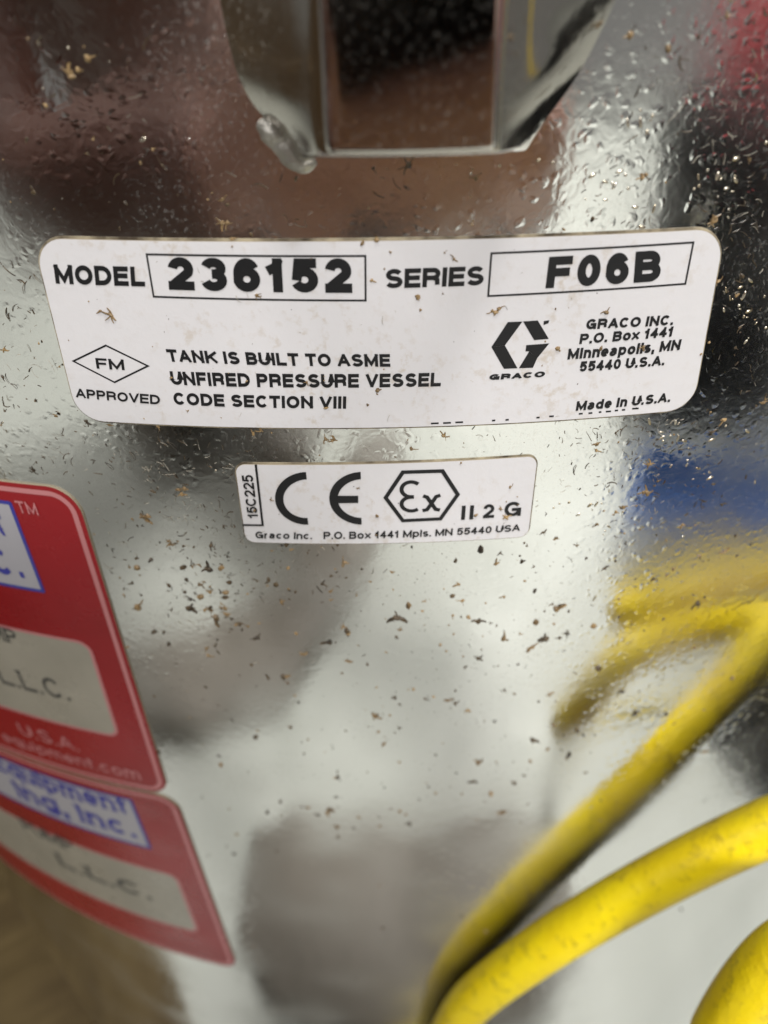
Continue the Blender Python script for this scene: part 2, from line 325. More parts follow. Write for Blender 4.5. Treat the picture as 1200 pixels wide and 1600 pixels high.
# --- a small grotesque stroke alphabet: (advance width, strokes); unit cap height
def arc(cx, cy, rx, ry, a0, a1, n=14):
    return [(cx+rx*math.cos(math.radians(a0+(a1-a0)*i/n)), cy+ry*math.sin(math.radians(a0+(a1-a0)*i/n))) for i in range(n+1)]
X = .72
G = {
 'A': (.98, [[(0, 0), (.47, 1)], [(.53, 1), (1, 0)], [(.2, .3), (.8, .3)]]),
 'B': (.90, [[(0, 0), (0, 1)], [(0, 1), (.55, 1)]+arc(.6, .765, .34, .235, 90, -90)+[(.55, .53), (0, .53)], [(.55, .53)]+arc(.62, .265, .38, .265, 90, -90)+[(0, 0)]]),
 'C': (.96, [arc(.5, .5, .5, .5, 38, 322, 24)]),
 'D': (.96, [[(0, 0), (0, 1)], [(0, 1), (.4, 1)]+arc(.42, .5, .58, .5, 90, -90, 18)+[(.4, 0), (0, 0)]]),
 'E': (.84, [[(0, 0), (0, 1)], [(0, 1), (1, 1)], [(0, .52), (.92, .52)], [(0, 0), (1, 0)]]),
 'F': (.80, [[(0, 0), (0, 1)], [(0, 1), (1, 1)], [(0, .50), (.88, .50)]]),
 'G': (1.0, [arc(.5, .5, .5, .5, 38, 335, 24), [(.56, .46), (1, .46), (1, 0)]]),
 'I': (.20, [[(.5, 0), (.5, 1)]]),
 'K': (.96, [[(0, 0), (0, 1)], [(1, 1), (0, .36)], [(.36, .6), (1, 0)]]),
 'L': (.80, [[(0, 1), (0, 0), (1, 0)]]),
 'M': (1.08, [[(0, 0), (0, 1)], [(0, 1), (.5, .05), (1, 1)], [(1, 1), (1, 0)]]),
 'N': (.94, [[(0, 0), (0, 1)], [(0, 1), (1, 0)], [(1, 0), (1, 1)]]),
 'O': (1.03, [arc(.5, .5, .5, .5, 0, 360, 30)]),
 'P': (.87, [[(0, 0), (0, 1)], [(0, 1), (.6, 1)]+arc(.62, .73, .38, .27, 90, -90)+[(0, .46)]]),
 'Q': (1.03, [arc(.5, .5, .5, .5, 0, 360, 30), [(.6, .25), (.95, 0)]]),
 'R': (.93, [[(0, 0), (0, 1)], [(0, 1), (.6, 1)]+arc(.62, .74, .36, .26, 90, -90)+[(0, .48)], [(.6, .48)]+arc(.55, .28, .40, .2, 90, 0)+[(.97, 0)]]),
 'S': (.90, [arc(.5, .755, .46, .245, 22, 262, 14)+arc(.5, .25, .5, .25, 82, -158, 16)]),
 'T': (.86, [[(.5, 0), (.5, 1)], [(0, 1), (1, 1)]]),
 'U': (.92, [[(0, 1), (0, .36)]+arc(.5, .36, .5, .36, 180, 360)+[(1, .36), (1, 1)]]),
 'V': (.94, [[(0, 1), (.47, 0)], [(.53, 0), (1, 1)]]),
 '0': (.76, [arc(.5, .5, .5, .5, 0, 360, 30)]),
 '1': (.50, [[(.75, 0), (.75, 1)], [(.75, .98), (.6, .84), (.05, .76)]]),
 '2': (.76, [arc(.5, .69, .48, .31, 172, -28, 16)+[(.06, .06)], [(0, 0), (1, 0)]]),
 '3': (.76, [arc(.5, .76, .46, .24, 165, -90, 14)+[(.4, .52)], [(.4, .53)]+arc(.5, .265, .5, .265, 90, -165, 14)]),
 '4': (.78, [[(.72, 0), (.72, 1)], [(.68, .97), (.02, .33)], [(0, .28), (1, .28)]]),
 '5': (.76, [[(.92, 1), (.17, 1), (.07, .50)], arc(.48, .33, .52, .33, 142, -158, 16)]),
 '6': (.76, [arc(.5, .33, .5, .33, 0, 360, 24), arc(.5, .56, .5, .44, 28, 180, 12)+[(0, .34)]]),
 '8': (.76, [arc(.5, .755, .45, .245, 0, 360, 24), arc(.5, .26, .5, .26, 0, 360, 24)]),
 'a': (.76, [arc(.47, .52, .42, .2, 158, 0, 10)+[(.89, .46), (.89, .1), (1, 0)], arc(.42, .2, .42, .2, 0, 360, 18)]),
 'c': (.74, [arc(.5, X/2, .5, X/2, 42, 318, 18)]),
 'd': (.80, [[(1, 0), (1, 1)], arc(.5, X/2, .5, X/2, 0, 360, 20)]),
 'e': (.76, [[(.04, .34), (.98, .34)]+arc(.5, X/2, .5, X/2, 0, 318, 20)]),
 'g': (.80, [[(1, X), (1, 0)]+arc(.5, -.04, .5, .22, 0, -160, 10), arc(.5, X/2, .5, X/2, 0, 360, 20)]),
 'i': (.20, [[(.5, 0), (.5, X)], [(.5, .98), (.5, 1)]]),
 'l': (.20, [[(.5, 0), (.5, 1)]]),
 'm': (1.14, [[(0, 0), (0, X)], arc(.25, .44, .25, X-.44, 180, 0)+[(.5, 0)], arc(.75, .44, .25, X-.44, 180, 0)+[(1, 0)]]),
 'n': (.74, [[(0, 0), (0, X)], arc(.5, .42, .5, X-.42, 180, 0)+[(1, 0)]]),
 'o': (.80, [arc(.5, X/2, .5, X/2, 0, 360, 24)]),
 'p': (.80, [[(0, -.3), (0, X)], arc(.5, X/2, .5, X/2, 0, 360, 20)]),
 'q': (.80, [[(1, -.3), (1, X)], arc(.5, X/2, .5, X/2, 0, 360, 20)]),
 'r': (.48, [[(0, 0), (0, X)], arc(.75, .36, .75, X-.36, 180, 80, 8)]),
 's': (.70, [arc(.5, .54, .46, .18, 25, 262, 12)+arc(.5, .18, .5, .18, 82, -155, 12)]),
 't': (.48, [[(.4, 1), (.4, .2)]+arc(.75, .2, .35, .2, 180, 280, 8), [(0, X), (1, X)]]),
 'u': (.74, [[(0, X), (0, .3)]+arc(.5, .3, .5, .3, 180, 360), [(1, 0), (1, X)]]),
 'x': (.74, [[(0, 0), (1, X)], [(0, X), (1, 0)]]),
 '.': (.2, [[(.5, 0), (.5, .01)]]), ',': (.2, [[(.5, 0), (.5, .01)], [(.55, 0), (.3, -.22)]]),
}
def text_polys(s, t=.17, gap=.13, serif=False):
    """-> quads in units of cap height, and the total width"""
    x = 0; out = []
    for ch in s:
        if ch == ' ': x += .42; continue
        adv, strokes = G[ch]; adv = max(adv, t)
        if ch in 'I.il,': adv = max(adv*1.0, t)
        sx = adv-t
        for st in strokes:
            P = [(x+t/2+u*sx, t/2+v*(1-t)) for u, v in st]
            curved = len(st) > 6
            closed = (Vector(P[0])-Vector(P[-1])).length < 1e-6
            lo = min(v for _, v in st); hi = max(v for _, v in st)
            clip = (min(0, t/2+lo*(1-t)-t/2), t/2+hi*(1-t)+t/2)
            if closed: P = P[:-1]
            ends_straight = (len(st) <= 4)
            out.append(ribbon_polys(P, t, closed, t/2 if (ends_straight and not closed) else 0, clip))
            if curved and not closed:   # square off straight ends of mixed strokes
                for a, b in ((0, 1), (-1, -2)):
                    va = Vector(P[a]); vb = Vector(P[b]); d = va-vb
                    if d.length > .09 and min(abs(d.x), abs(d.y)) < 1e-4: out.append(ribbon_polys([va-d.normalized()*.01, va+d.normalized()*t/2], t, False, 0, clip))
            if serif and not curved or (serif and len(P) > 2):
                for a, b in ((0, 1), (-1, -2)):
                    if closed: break
                    va = Vector(P[a]); vb = Vector(P[b]); d = va-vb
                    if abs(d.x) < 1e-4 and d.length > .1:
                        yy = va.y+(t/2-.035)*(1 if d.y > 0 else -1)
                        out.append([(Vector((va.x-t*.95, yy-.035)), Vector((va.x+t*.95, yy-.035)), Vector((va.x+t*.95, yy+.035)), Vector((va.x-t*.95, yy+.035)))])
        x += adv+gap
    return out, x-gap
def print_polys(name, groups, mp, d, m, parent):
    vs, fs = [], []
    for k, g in enumerate(groups):
        dd = d+(k % 5)*6e-6
        for q in g:
            b = len(vs)
            for p in q: a = mp(p.x, p.y); vs.append(put(a.x, a.y, dd))
            fs.append((b, b+1, b+2, b+3))
    me = bpy.data.meshes.new(name); me.from_pydata(vs, [], fs); return link(name, me, m, parent)
def text(s, bl, br, tl, parent, m='ink', t=.17, gap=.13, d=.00034, serif=False, name='lettering', tr=None):
    """print s with its baseline from photo point bl to br; tl is the cap line above bl"""
    groups, wd = text_polys(s, t, gap, serif)
    A, B, C = tz(*bl), tz(*br), tz(*tl); D = tz(*tr) if tr else C+(B-A)
    def mp(x, y):
        u = x/wd; return A*(1-u)*(1-y)+B*u*(1-y)+C*(1-u)*y+D*u*y
    return print_polys(name, groups, mp, d, M[m], parent)
def frame(pts, wpx, parent, m='ink', d=.00033, closed=True, name='print_frame'):
    P = [tz(*p) for p in pts]; P = [Vector((p.x*R, p.y)) for p in P]
    out = []
    if closed:
        Q = []
        for a, b in zip(P, P[1:]+P[:1]):
            n = max(1, int((b-a).length/.003)); Q += [a+(b-a)*i/n for i in range(n)]
    else:
        Q = []
        for a, b in zip(P, P[1:]):
            n = max(1, int((b-a).length/.003)); Q += [a+(b-a)*i/n for i in range(n)]
        Q.append(P[-1])
    g = [ribbon_polys(Q, wpx, closed)]
    return print_polys(name, g, lambda x, y: Vector((x/R, y)), d, M[m], parent)
def poly_print(name, pts, parent, m='ink', d=.00033):
    o = sheet(name, [tz(*p) for p in pts], None, d, M[m], parent); return o
PX = .0000665                       # metres per photo pixel on the wall near the label

# --- large model label
A = [tz(54, 371), tz(1131, 356), tz(1080, 637), tz(124, 654)]
# the lower edge bows slightly: taken from the wall curve itself
la = sheet('model_label', rounded_outline(A, .0032), -.00002, .00030, M['label'], tank, edge=M['label_edge'])
tag(la, 'large white model number label')
def glue(c, rad, o, par):
    k = [c[0]+Vector((-o/R, o)), c[1]+Vector((o/R, o)), c[2]+Vector((o/R, -o)), c[3]+Vector((-o/R, -o))]
    return sheet('adhesive_edge', rounded_outline(k, rad+o), -.00002, .00008, M['glue'], par, edge=M['glue'])
glue(A, .0032, .00026, la)
frame([(231, 396), (571, 398.5), (571.5, 468), (242, 462)], PX*3.0, la)
frame([(767, 394.5), (1081, 377.5), (1068.5, 442), (762, 461)], PX*3.0, la)
text('MODEL', (90, 441.5), (229, 446), (86, 411.5), la, t=.25, gap=.13)
text('236152', (266, 451), (551, 456), (262, 400), la, t=.275, gap=.19, tr=(549, 402))
text('SERIES', (602, 449), (754, 444), (602.5, 419), la, t=.24, gap=.10)
text('F06B', (851, 449), (1029, 437.5), (857, 400), la, t=.27, gap=.20, tr=(1032, 389))
frame([(117, 562.5), (167.5, 538), (233, 570), (181, 595.5)], PX*3.0, la)
text('FM', (153.5, 574), (197, 576.5), (151, 557.5), la, t=.2)
text('APPROVED', (121.5, 619), (252, 630), (120, 604.5), la, t=.215, gap=.12)
text('TANK IS BUILT TO ASME', (265, 563), (610, 571), (260.5, 543.5), la, t=.25, gap=.13)
text('UNFIRED PRESSURE VESSEL', (270, 599), (688, 601.5), (266.5, 578), la, t=.25, gap=.13)
text('CODE SECTION VIII', (274, 630), (541, 636.5), (271.5, 611), la, t=.25, gap=.13)
text('GRACO INC.', (913.5, 513), (1048.5, 506), (916, 497), la, t=.255, gap=.14)
text('P.O. Box 1441', (903.5, 536), (1047.5, 524), (906, 520), la, t=.25, gap=.13)
text('Minneapolis, MN', (885, 560), (1059, 545), (887.5, 543), la, t=.255, gap=.14)
text('55440 U.S.A.', (903.5, 579), (1035, 569), (905.5, 563), la, t=.255, gap=.14)
text('Made in U.S.A.', (898, 640), (1044, 626), (900.5, 625), la, t=.255, gap=.14)
text('GRACO', (763, 592), (849, 587), (765, 583), la, t=.30, gap=.14)
L = lambda x, y: (750+x/10, 480+y/10)
poly_print('logo_mark', [L(425, 215), L(652, 207), L(380, 580), L(170, 605)], la)
poly_print('logo_mark', [L(170, 606), L(380, 581), L(575, 935), L(365, 945)], la)
poly_print('logo_mark', [L(662, 206), L(890, 190), L(1062, 478), L(835, 498)], la)
poly_print('logo_mark', [L(712, 575), L(1070, 548), L(880, 780), L(760, 672), L(700, 672)], la)
poly_print('logo_mark', [L(757, 673), L(882, 778), L(815, 928), L(597, 935)], la)
poly_print('print_dash', [L(985, 200), L(1070, 185), L(1055, 235), L(980, 262)], la)
for (x, y, ww) in ((673, 661, 12), (692, 660.3, 12), (711, 659.3, 12), (768, 656.5, 5), (789, 655.5, 5), (837, 652, 5), (857, 650, 7), (903, 646, 6), (918, 645, 6), (934, 643.5, 4), (945, 642.5, 8), (959, 641, 5), (970, 640, 5), (986, 638, 10)):
    poly_print('print_dash', [(x, y-2.6), (x+ww, y-3.1), (x+ww, y-.5), (x, y)], la)

# --- small conformity label
Bc = [tz(368, 724), tz(839, 711), tz(824, 836.5), tz(385, 845)]
lb = sheet('conformity_label', rounded_outline(Bc, .00125), -.00002, .00026, M['label'], tank, edge=M['label_edge'])
tag(lb, 'small white conformity label')
glue(Bc, .00125, .0002, lb)
K = lambda x, y: (360+x/5, 720+y/5)
frame([K(203, 18), K(257, 492), K(103, 490)], PX*4.2, lb, closed=False)
text('15C225', K(222, 436), K(180, 100), K(143, 436), lb, t=.185, gap=.09, tr=K(93, 100))
def arcband(name, cx, cy, rx, ry, a0, a1, wpx, ext=0, n=28):
    pts = [(cx+rx*math.cos(math.radians(a0+(a1-a0)*i/n)), cy-ry*math.sin(math.radians(a0+(a1-a0)*i/n))) for i in range(n+1)]
    if ext: pts = [(pts[0][0]+ext, pts[0][1])]+pts+[(pts[-1][0]+ext*1.6, pts[-1][1])]
    P = [tz(*p) for p in pts]; P = [Vector((p.x*R, p.y)) for p in P]
    return print_polys(name, [ribbon_polys(P, wpx)], lambda x, y: Vector((x/R, y)), .00032, M['ink'], lb)
arcband('conformity_mark', 481.5, 776.8, 44.5, 35.8, 98, 262, PX*15.6, 4)
arcband('conformity_mark', 567.5, 776.6, 46, 35.8, 97, 263, PX*15.6, 2)
poly_print('conformity_mark', [K(830, 262), K(1000, 262), K(1000, 318), K(832, 320)], lb)
Q = lambda x, y: (590+x/8.571, 720+y/8.571)
frame([Q(108, 475), Q(338, 134), Q(866, 118), Q(1070, 432), Q(838, 758), Q(338, 782)], PX*7.4, lb)
def stroke(pts, wpx, name='hazard_mark'):
    P = [tz(*Q(*p)) for p in pts]; P = [Vector((p.x*R, p.y)) for p in P]
    return print_polys(name, [ribbon_polys(P, wpx)], lambda x, y: Vector((x/R, y)), .00032, M['ink'], lb)
def pa(cx, cy, rx, ry, a0, a1, n=16): return [(cx+rx*math.cos(math.radians(a0+(a1-a0)*i/n)), cy-ry*math.sin(math.radians(a0+(a1-a0)*i/n))) for i in range(n+1)]
stroke(pa(450, 365, 130, 100, 45, 255)+[(485, 464)], PX*7.4)
stroke([(485, 466)]+pa(450, 560, 130, 92, 105, 312), PX*7.4)
stroke([(608, 452), (660, 468), (720, 552), (775, 630), (832, 640)], PX*7.4)
stroke([(838, 442), (780, 462), (720, 552), (660, 636), (600, 648)], PX*7.4)
text('II', (720, 810), (738.5, 809), (721.5, 788), lb, t=.24, gap=.30)
text('2', (754, 807.5), (771, 806.5), (755, 786), lb, t=.21)
text('G', (787, 805), (812.5, 803.5), (788.5, 782.5), lb, t=.21)
text('Graco Inc.', (400, 838.5), (488, 840), (400, 828), lb, t=.20)
text('P.O. Box 1441 Mpls. MN 55440 USA', (506, 840), (811, 827), (506, 828.5), lb, t=.20, tr=(812.5, 816.5))

# --- the two red stickers
def red_label(name, lab, c, inset, outline_r):
    o = sheet(name, rounded_outline(c, outline_r), -.00002, .00028, M['red'], tank, edge=M['label_edge'])
    tag(o, lab); f = quad_patch(c)
    W = c[1]-c[0]; Hh = c[3]-c[0]; iu = inset/(W.x*R); iv = inset/abs(Hh.y)
    c2 = [f(iu, iv), f(1-iu, iv), f(1-iu, 1-iv), f(iu, 1-iv)]
    Q2 = [Vector((p.x*R, p.y)) for p in densify(rounded_outline(c2, outline_r*.75), .012)]
    print_polys('border_line', [ribbon_polys(Q2, .0008, True)], lambda x, y: Vector((x/R, y)), .00031, M['pink'], o)
    return o
thL = -.80
TR1 = tz(118, 762); BR1 = tz(266, 1240)
r1 = red_label('dealer_sticker', 'upper red sticker cut by the left edge', [Vector((thL, tz(0, 749).y-.0005)), TR1, BR1, Vector((thL, BR1.y-.0012))], .0011, .0042)
TR2 = tz(275, 1245); BR2 = tz(372, 1512)
r2 = red_label('dealer_sticker', 'lower red sticker with a broken lower edge towards the left', [Vector((thL, BR1.y-.0016)), TR2, BR2, Vector((thL, BR2.y))], .0011, .0042)
r2['label'] = 'lower red sticker below the upper one'
def panel(par, TRp, BRp, m, rad, border=None, bw=.0005, name='panel'):
    a, b = tz(*TRp), tz(*BRp); c = [Vector((thL+.08, a.y)), a, b, Vector((thL+.08, b.y))]
    o = sheet(name, rounded_outline(c, rad), None, .00031, M[m], par)
    if border:
        Q2 = [Vector((p.x*R, p.y)) for p in densify(rounded_outline(c, rad), .012)]
        print_polys('panel_border', [ribbon_polys(Q2, bw, True)], lambda x, y: Vector((x/R, y)), .00033, M[border], par)
panel(r1, (18, 784), (70, 922), 'pale', .0001, 'blue', .0006, 'name_panel')
panel(r1, (140, 1003), (187, 1149), 'tape', .0022, 'pink', .0006, 'typed_panel')
panel(r2, (205, 1248), (236, 1323), 'pale', .0001, 'blue', .0007, 'name_panel')
panel(r2, (276, 1366), (311, 1455), 'tape', .0024, 'pink', .0007, 'typed_panel')
def rtext(s, br, hpx, wpx, par, m, t, serif=True, gap=.16, d=.00036):
    """text ending at photo point br, horizontal on the wall"""
    B = tz(*br); px = (at(*br)-CAM).length/FPX; hm, wm = hpx*px, wpx*px
    groups, wd = text_polys(s, t, gap, serif)
    print_polys('lettering', groups, lambda x, y: Vector((B.x+(x/wd-1)*wm/R, B.y+y*hm)), d, M[m], par)
rtext('TM', (64, 803), 21, 33, r1, 'pink', .16, False)
rtext('Equipment', (16, 836), 50, 250, r1, 'blue', .17)
rtext('ing, Inc.', (43, 901), 64, 250, r1, 'blue', .15)
rtext('PUMP', (33, 1005), 28, 92, r1, 'greytext', .17)
rtext('L.L.C.', (114, 1093), 40, 118, r1, 'greytext', .15)
rtext('U.S.A.', (128, 1172), 26, 100, r1, 'pink', .15, False)
rtext('equipment.com', (223, 1216), 24, 235, r1, 'pink', .16, False)
rtext('Equipment', (204, 1271), 40, 232, r2, 'blue', .2)
rtext('ing, Inc.', (216, 1307), 42, 200, r2, 'blue', .2)
rtext('PUMP', (120, 1330), 28, 90, r2, 'greytext', .18)
rtext('L.L.C.', (240, 1404), 32, 150, r2, 'greytext', .2)

# ------------------------------------------------------------------ yellow hose
def catmull(P, n=14):
    out = []
    for i in range(len(P)-1):
        p0 = P[max(i-1, 0)]; p1 = P[i]; p2 = P[i+1]; p3 = P[min(i+2, len(P)-1)]
        for k in range(n):
            t = k/n; out.append(.5*((2*p1)+(p2-p0)*t+(2*p0-5*p1+4*p2-p3)*t*t+(3*p1-p0-3*p2+p3)*t**3))
    out.append(P[-1]); return out
def tube_data(pts, rad, seg=16, caps=True):
    vs, fs = [], []; up = Vector((0, 0, 1)); n = len(pts)
    prev = None
    for i, p in enumerate(pts):
        d = (pts[min(i+1, n-1)]-pts[max(i-1, 0)]).normalized()
        if prev is None: a = d.orthogonal().normalized()
        else: a = (prev-d*prev.dot(d)).normalized()
        prev = a; b = d.cross(a); r = rad(i/(n-1)) if callable(rad) else rad
        for k in range(seg):
            t = 2*math.pi*k/seg; vs.append(p+(a*math.cos(t)+b*math.sin(t))*r)
    for i in range(n-1):
        for k in range(seg): fs.append((i*seg+k, i*seg+(k+1) % seg, (i+1)*seg+(k+1) % seg, (i+1)*seg+k))
    if caps: fs.append(tuple(range(seg-1, -1, -1))); fs.append(tuple(range((n-1)*seg, n*seg)))
    return vs, fs
def tube(name, pts, rad, m, parent=None, seg=16):
    vs, fs = tube_data(pts, rad, seg); me = bpy.data.meshes.new(name); me.from_pydata([tuple(v) for v in vs], [], fs); return link(name, me, m, parent, True)
HR = .0047
_cn, _ct = Vector((.966, -.26, 0)), Vector((.26, .966, 0)); COIL = []
for _k in range(8*4+1):
    _a = -2.6+_k*math.pi/4
    COIL.append(Vector((.212, -.057, .455))+_ct*(.078*math.cos(_a))+Vector((0, 0, .062*math.sin(_a)))+_cn*(.0105*_k/8))
hp = [Vector((.10, -.34, HR)), Vector((.03, -.29, .02)), Vector((-.012, -.235, .10)), Vector((-.012, -.2085, .18)), at(672, 1690, .0050), at(700, 1620, .0050), at(742, 1560, .0050), at(840, 1486, .006), at(930, 1430, .0072), at(1020, 1379, .0083), at(1110, 1333, .0098), at(1200, 1292, .0118), at(1290, 1255, .014),
      Vector((.094, -.197, .353)), Vector((.135, -.185, .385)), *COIL, Vector((.26, -.08, .38)),
      Vector((.215, -.15, .355)), Vector((.155, -.187, .343)), Vector((.111, -.206, .333)), Vector((.096, -.217, .331)), Vector((.0765, -.2225, .334)), Vector((.0585, -.223, .3345)), Vector((0.0500, -0.2275, 0.3170)), Vector((0.0508, -0.2309, 0.3104)), Vector((0.0574, -0.2430, 0.2904)), Vector((0.0739, -0.2668, 0.2558)), Vector((0.0994, -0.3036, 0.2021)), Vector((0.1286, -0.3458, 0.1407)), Vector((0.1899, -0.4342, 0.0120)), Vector((.30, -.40, HR)), Vector((.45, -.30, HR)), Vector((.42, -.14, .03)), Vector((.33, -.05, .2)), Vector((.265, -.08, .36)),
      Vector((.20, -.172, .352)), Vector((.155, -.196, .344)), Vector((.124, -.215, .336)), Vector((.107, -.228, .333)), Vector((.091, -.238, .328)), Vector((.081, -.246, .321)), Vector((.086, -.258, .312)), Vector((.115, -.268, .302)), Vector((.17, -.262, .29)), Vector((.26, -.22, .24)), Vector((.34, -.12, .14)), Vector((.42, .02, .03)), Vector((.60, .12, HR))]
hose = tube('yellow_hose', catmull(hp, 16), HR, M['hose'], None, 24)
tag(hose, 'thick yellow rubber hose looping past the tank at lower right', 'hose')

# ------------------------------------------------------------------ what the tank mirrors: things on the floor around it, some added for their darkness
def face_rot(x, y): return math.atan2(y, x)+math.pi/2
cs = tag(empty('equipment_case', (.70, -.80, 0)), 'black plastic equipment case standing on the floor, mirrored at right', 'case'); cs.rotation_euler = (0, 0, face_rot(.70, -.80))
rbox('body', (.41, .16, .385), (0, 0, .198), M['black'], cs, .014, seg=3)
rbox('lid_rim', (.418, .168, .016), (0, 0, .25), M['black'], cs, .004)
tube('handle', catmull([Vector((-.06, 0, .385)), Vector((-.055, 0, .412)), Vector((0, 0, .418)), Vector((.055, 0, .412)), Vector((.06, 0, .385))]), .008, M['black'], cs, 10)
for sx in (-.1, .1): rbox('latch', (.035, .012, .05), (sx, .083, .255), M['chrome'], cs, .003)
tr = tag(empty('storage_tray', (.475, -.525, 0)), 'low blue plastic tray on the floor, mirrored at right', 'tray'); tr.rotation_euler = (0, 0, face_rot(.475, -.525))
bm = bmesh.new(); bmesh.ops.create_cube(bm, size=1); bmesh.ops.scale(bm, vec=(.26, .13, .075), verts=bm.verts)
for v in bm.verts:
    if v.co.z < 0: v.co.x *= .9; v.co.y *= .88
tf = max(bm.faces, key=lambda f: f.calc_center_median().z); bmesh.ops.inset_region(bm, faces=[tf], thickness=.006)
bmesh.ops.translate(bm, vec=(0, 0, -.066), verts=tf.verts)
bmesh.ops.bevel(bm, geom=list(bm.edges), offset=.002, segments=2, affect='EDGES')
o = from_bm('tub', bm, M['blueplastic'], tr, True); o.location = (0, 0, .038)
for sy in (-1, 1): rbox('rim', (.272, .012, .008), (0, sy*.066, .0765), M['blueplastic'], tr, .002)
for sx in (-1, 1): rbox('rim', (.012, .12, .0082), (sx*.130, 0, .0765), M['blueplastic'], tr, .002)
fc = tag(empty('fuel_can', (.99, -1.06, 0)), 'red metal fuel can behind the black case, mirrored at upper right', 'can'); fc.rotation_euler = (0, 0, face_rot(.99, -1.06))
rbox('body', (.36, .18, .50), (0, 0, .251), M['redpaint'], fc, .03, seg=4)
for sx in (-.05, .05): tube('handle', catmull([Vector((sx*.6, -.06, .495)), Vector((sx, -.05, .53)), Vector((sx, .05, .53)), Vector((sx*.6, .06, .495))]), .009, M['redpaint'], fc, 10)
lathe('cap', [(.001, .555), (.024, .555), (.026, .535), (.026, .50), (.001, .5)], M['black'], fc, 24).location = (.12, 0, 0)
cb = tag(empty('unseen_dark_box', (-.66, -.18, .0125)), 'added brown cardboard box left of the tank, unseen, mirrored dark in the bracket', 'box'); cb.rotation_euler = (0, 0, .3)  # unseen, added so the bracket's left side mirrors something dark
rbox('body', (.34, .42, .50), (0, 0, .25), M['card'], cb, .003)
rbox('unseen_box_tape', (.342, .05, .0008), (0, 0, .5006), M['tape'], cb, 0)
for sy in (-1, 1): rbox('unseen_box_flap', (.336, .204, .004), (0, sy*.106, .5022), M['card'], cb, .001)
pa_ = tag(empty('unseen_dark_pail', (.50, -.02, .0066)), 'added dark grey pail right of the tank, unseen, mirrored dark in the bracket', 'pail')  # unseen, added to darken what the bracket's right side reflects
lathe('tub', [(.001, .0), (.105, .0), (.112, .006), (.135, .36), (.142, .362), (.142, .38), (.131, .38), (.108, .01), (.001, .008)], M['rubber'], pa_, 48)
tube('handle', catmull([Vector((-.145, 0, .36)), Vector((-.12, -.05, .25)), Vector((0, -.16, .22)), Vector((.12, -.05, .25)), Vector((.145, 0, .36))]), .003, M['chrome'], pa_, 8)
mt = rbox('rubber_mat', (.60, .80, .006), (.635, .085, .0034), M['rubber'], None, .0015); tag(mt, 'thin black rubber mat on the floor right of the tank', 'mat')

def mound(name, path, width, lab, hgt=.03, seed=3):  # low lumpy sheet added in place of shade on the floor
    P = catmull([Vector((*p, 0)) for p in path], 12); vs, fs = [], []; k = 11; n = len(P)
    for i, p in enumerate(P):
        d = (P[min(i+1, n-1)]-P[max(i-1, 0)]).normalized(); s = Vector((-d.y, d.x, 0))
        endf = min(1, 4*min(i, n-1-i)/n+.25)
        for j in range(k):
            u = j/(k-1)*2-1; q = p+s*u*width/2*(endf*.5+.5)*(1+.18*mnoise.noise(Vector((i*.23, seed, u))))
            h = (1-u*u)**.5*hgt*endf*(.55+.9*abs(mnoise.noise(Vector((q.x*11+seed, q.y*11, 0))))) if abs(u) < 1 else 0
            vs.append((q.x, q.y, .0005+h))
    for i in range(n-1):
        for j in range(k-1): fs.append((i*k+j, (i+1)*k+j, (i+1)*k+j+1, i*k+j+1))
    me = bpy.data.meshes.new(name); me.from_pydata(vs, [], fs); o = link(name, me, M['mound'], None, True)
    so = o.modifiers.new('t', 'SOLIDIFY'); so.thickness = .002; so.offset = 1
    tag(o, lab, 'mound'); return o
mound('shade_stand_in', [(-.46, -.36), (-.33, -.43), (-.20, -.53), (-.115, -.68), (-.06, -.82), (-.01, -.98)], .13, 'long grey-brown cloth added on the floor to stand in for the dark band, mirrored below the labels')
mound('shade_stand_in', [(-.15, -.325), (-.06, -.335), (.05, -.335), (.15, -.325)], .13, 'grey-brown cloth standing in for the shadow at the tank foot, mirrored at bottom centre', .014, 9)

# photographer, kneeling behind the lens and mirrored in the wall (tapered limbs, fused by a voxel remesh)
def limb(bm, a, b, ra, rb):
    a, b = Vector(a), Vector(b); n = max(2, int((b-a).length/(min(ra, rb)*.45))+1)
    for i in range(n+1):
        t = i/n; p = a+(b-a)*t; r = ra+(rb-ra)*t
        bmesh.ops.create_icosphere(bm, subdivisions=2, radius=r, matrix=Matrix.Translation(p))
def fused(name, segs, m, parent, vox=.008, extra=None):
    bm = bmesh.new()
    for s in segs: limb(bm, *s)
    if extra: extra(bm)
    o = from_bm(name, bm, m, parent, True)
    rm = o.modifiers.new('r', 'REMESH'); rm.mode = 'VOXEL'; rm.voxel_size = vox; rm.use_smooth_shade = True
    sm = o.modifiers.new('s', 'SMOOTH'); sm.iterations = 4; sm.factor = .5
    return o
person = tag(empty('person', (-.3, -.85, 0)), 'kneeling person in brown jacket holding a phone, mirrored in the tank', 'person')
inv = Matrix.Translation((.3, .85, 0))
def pl(p): return Vector(p)-Vector((-.3, -.85, 0))
def S(*a): return (pl(a[0]), pl(a[1]), a[2], a[3])
phC = CAM-FW*.040
def ph(x, y, z): return phC+RT*x+UP*y-FW*z          # phone frame: x right, y up, z away from the tank
handR, handL = ph(.055, -.075, .012), ph(-.055, -.085, .012)
hd = Vector((-.27, -.60, .83))
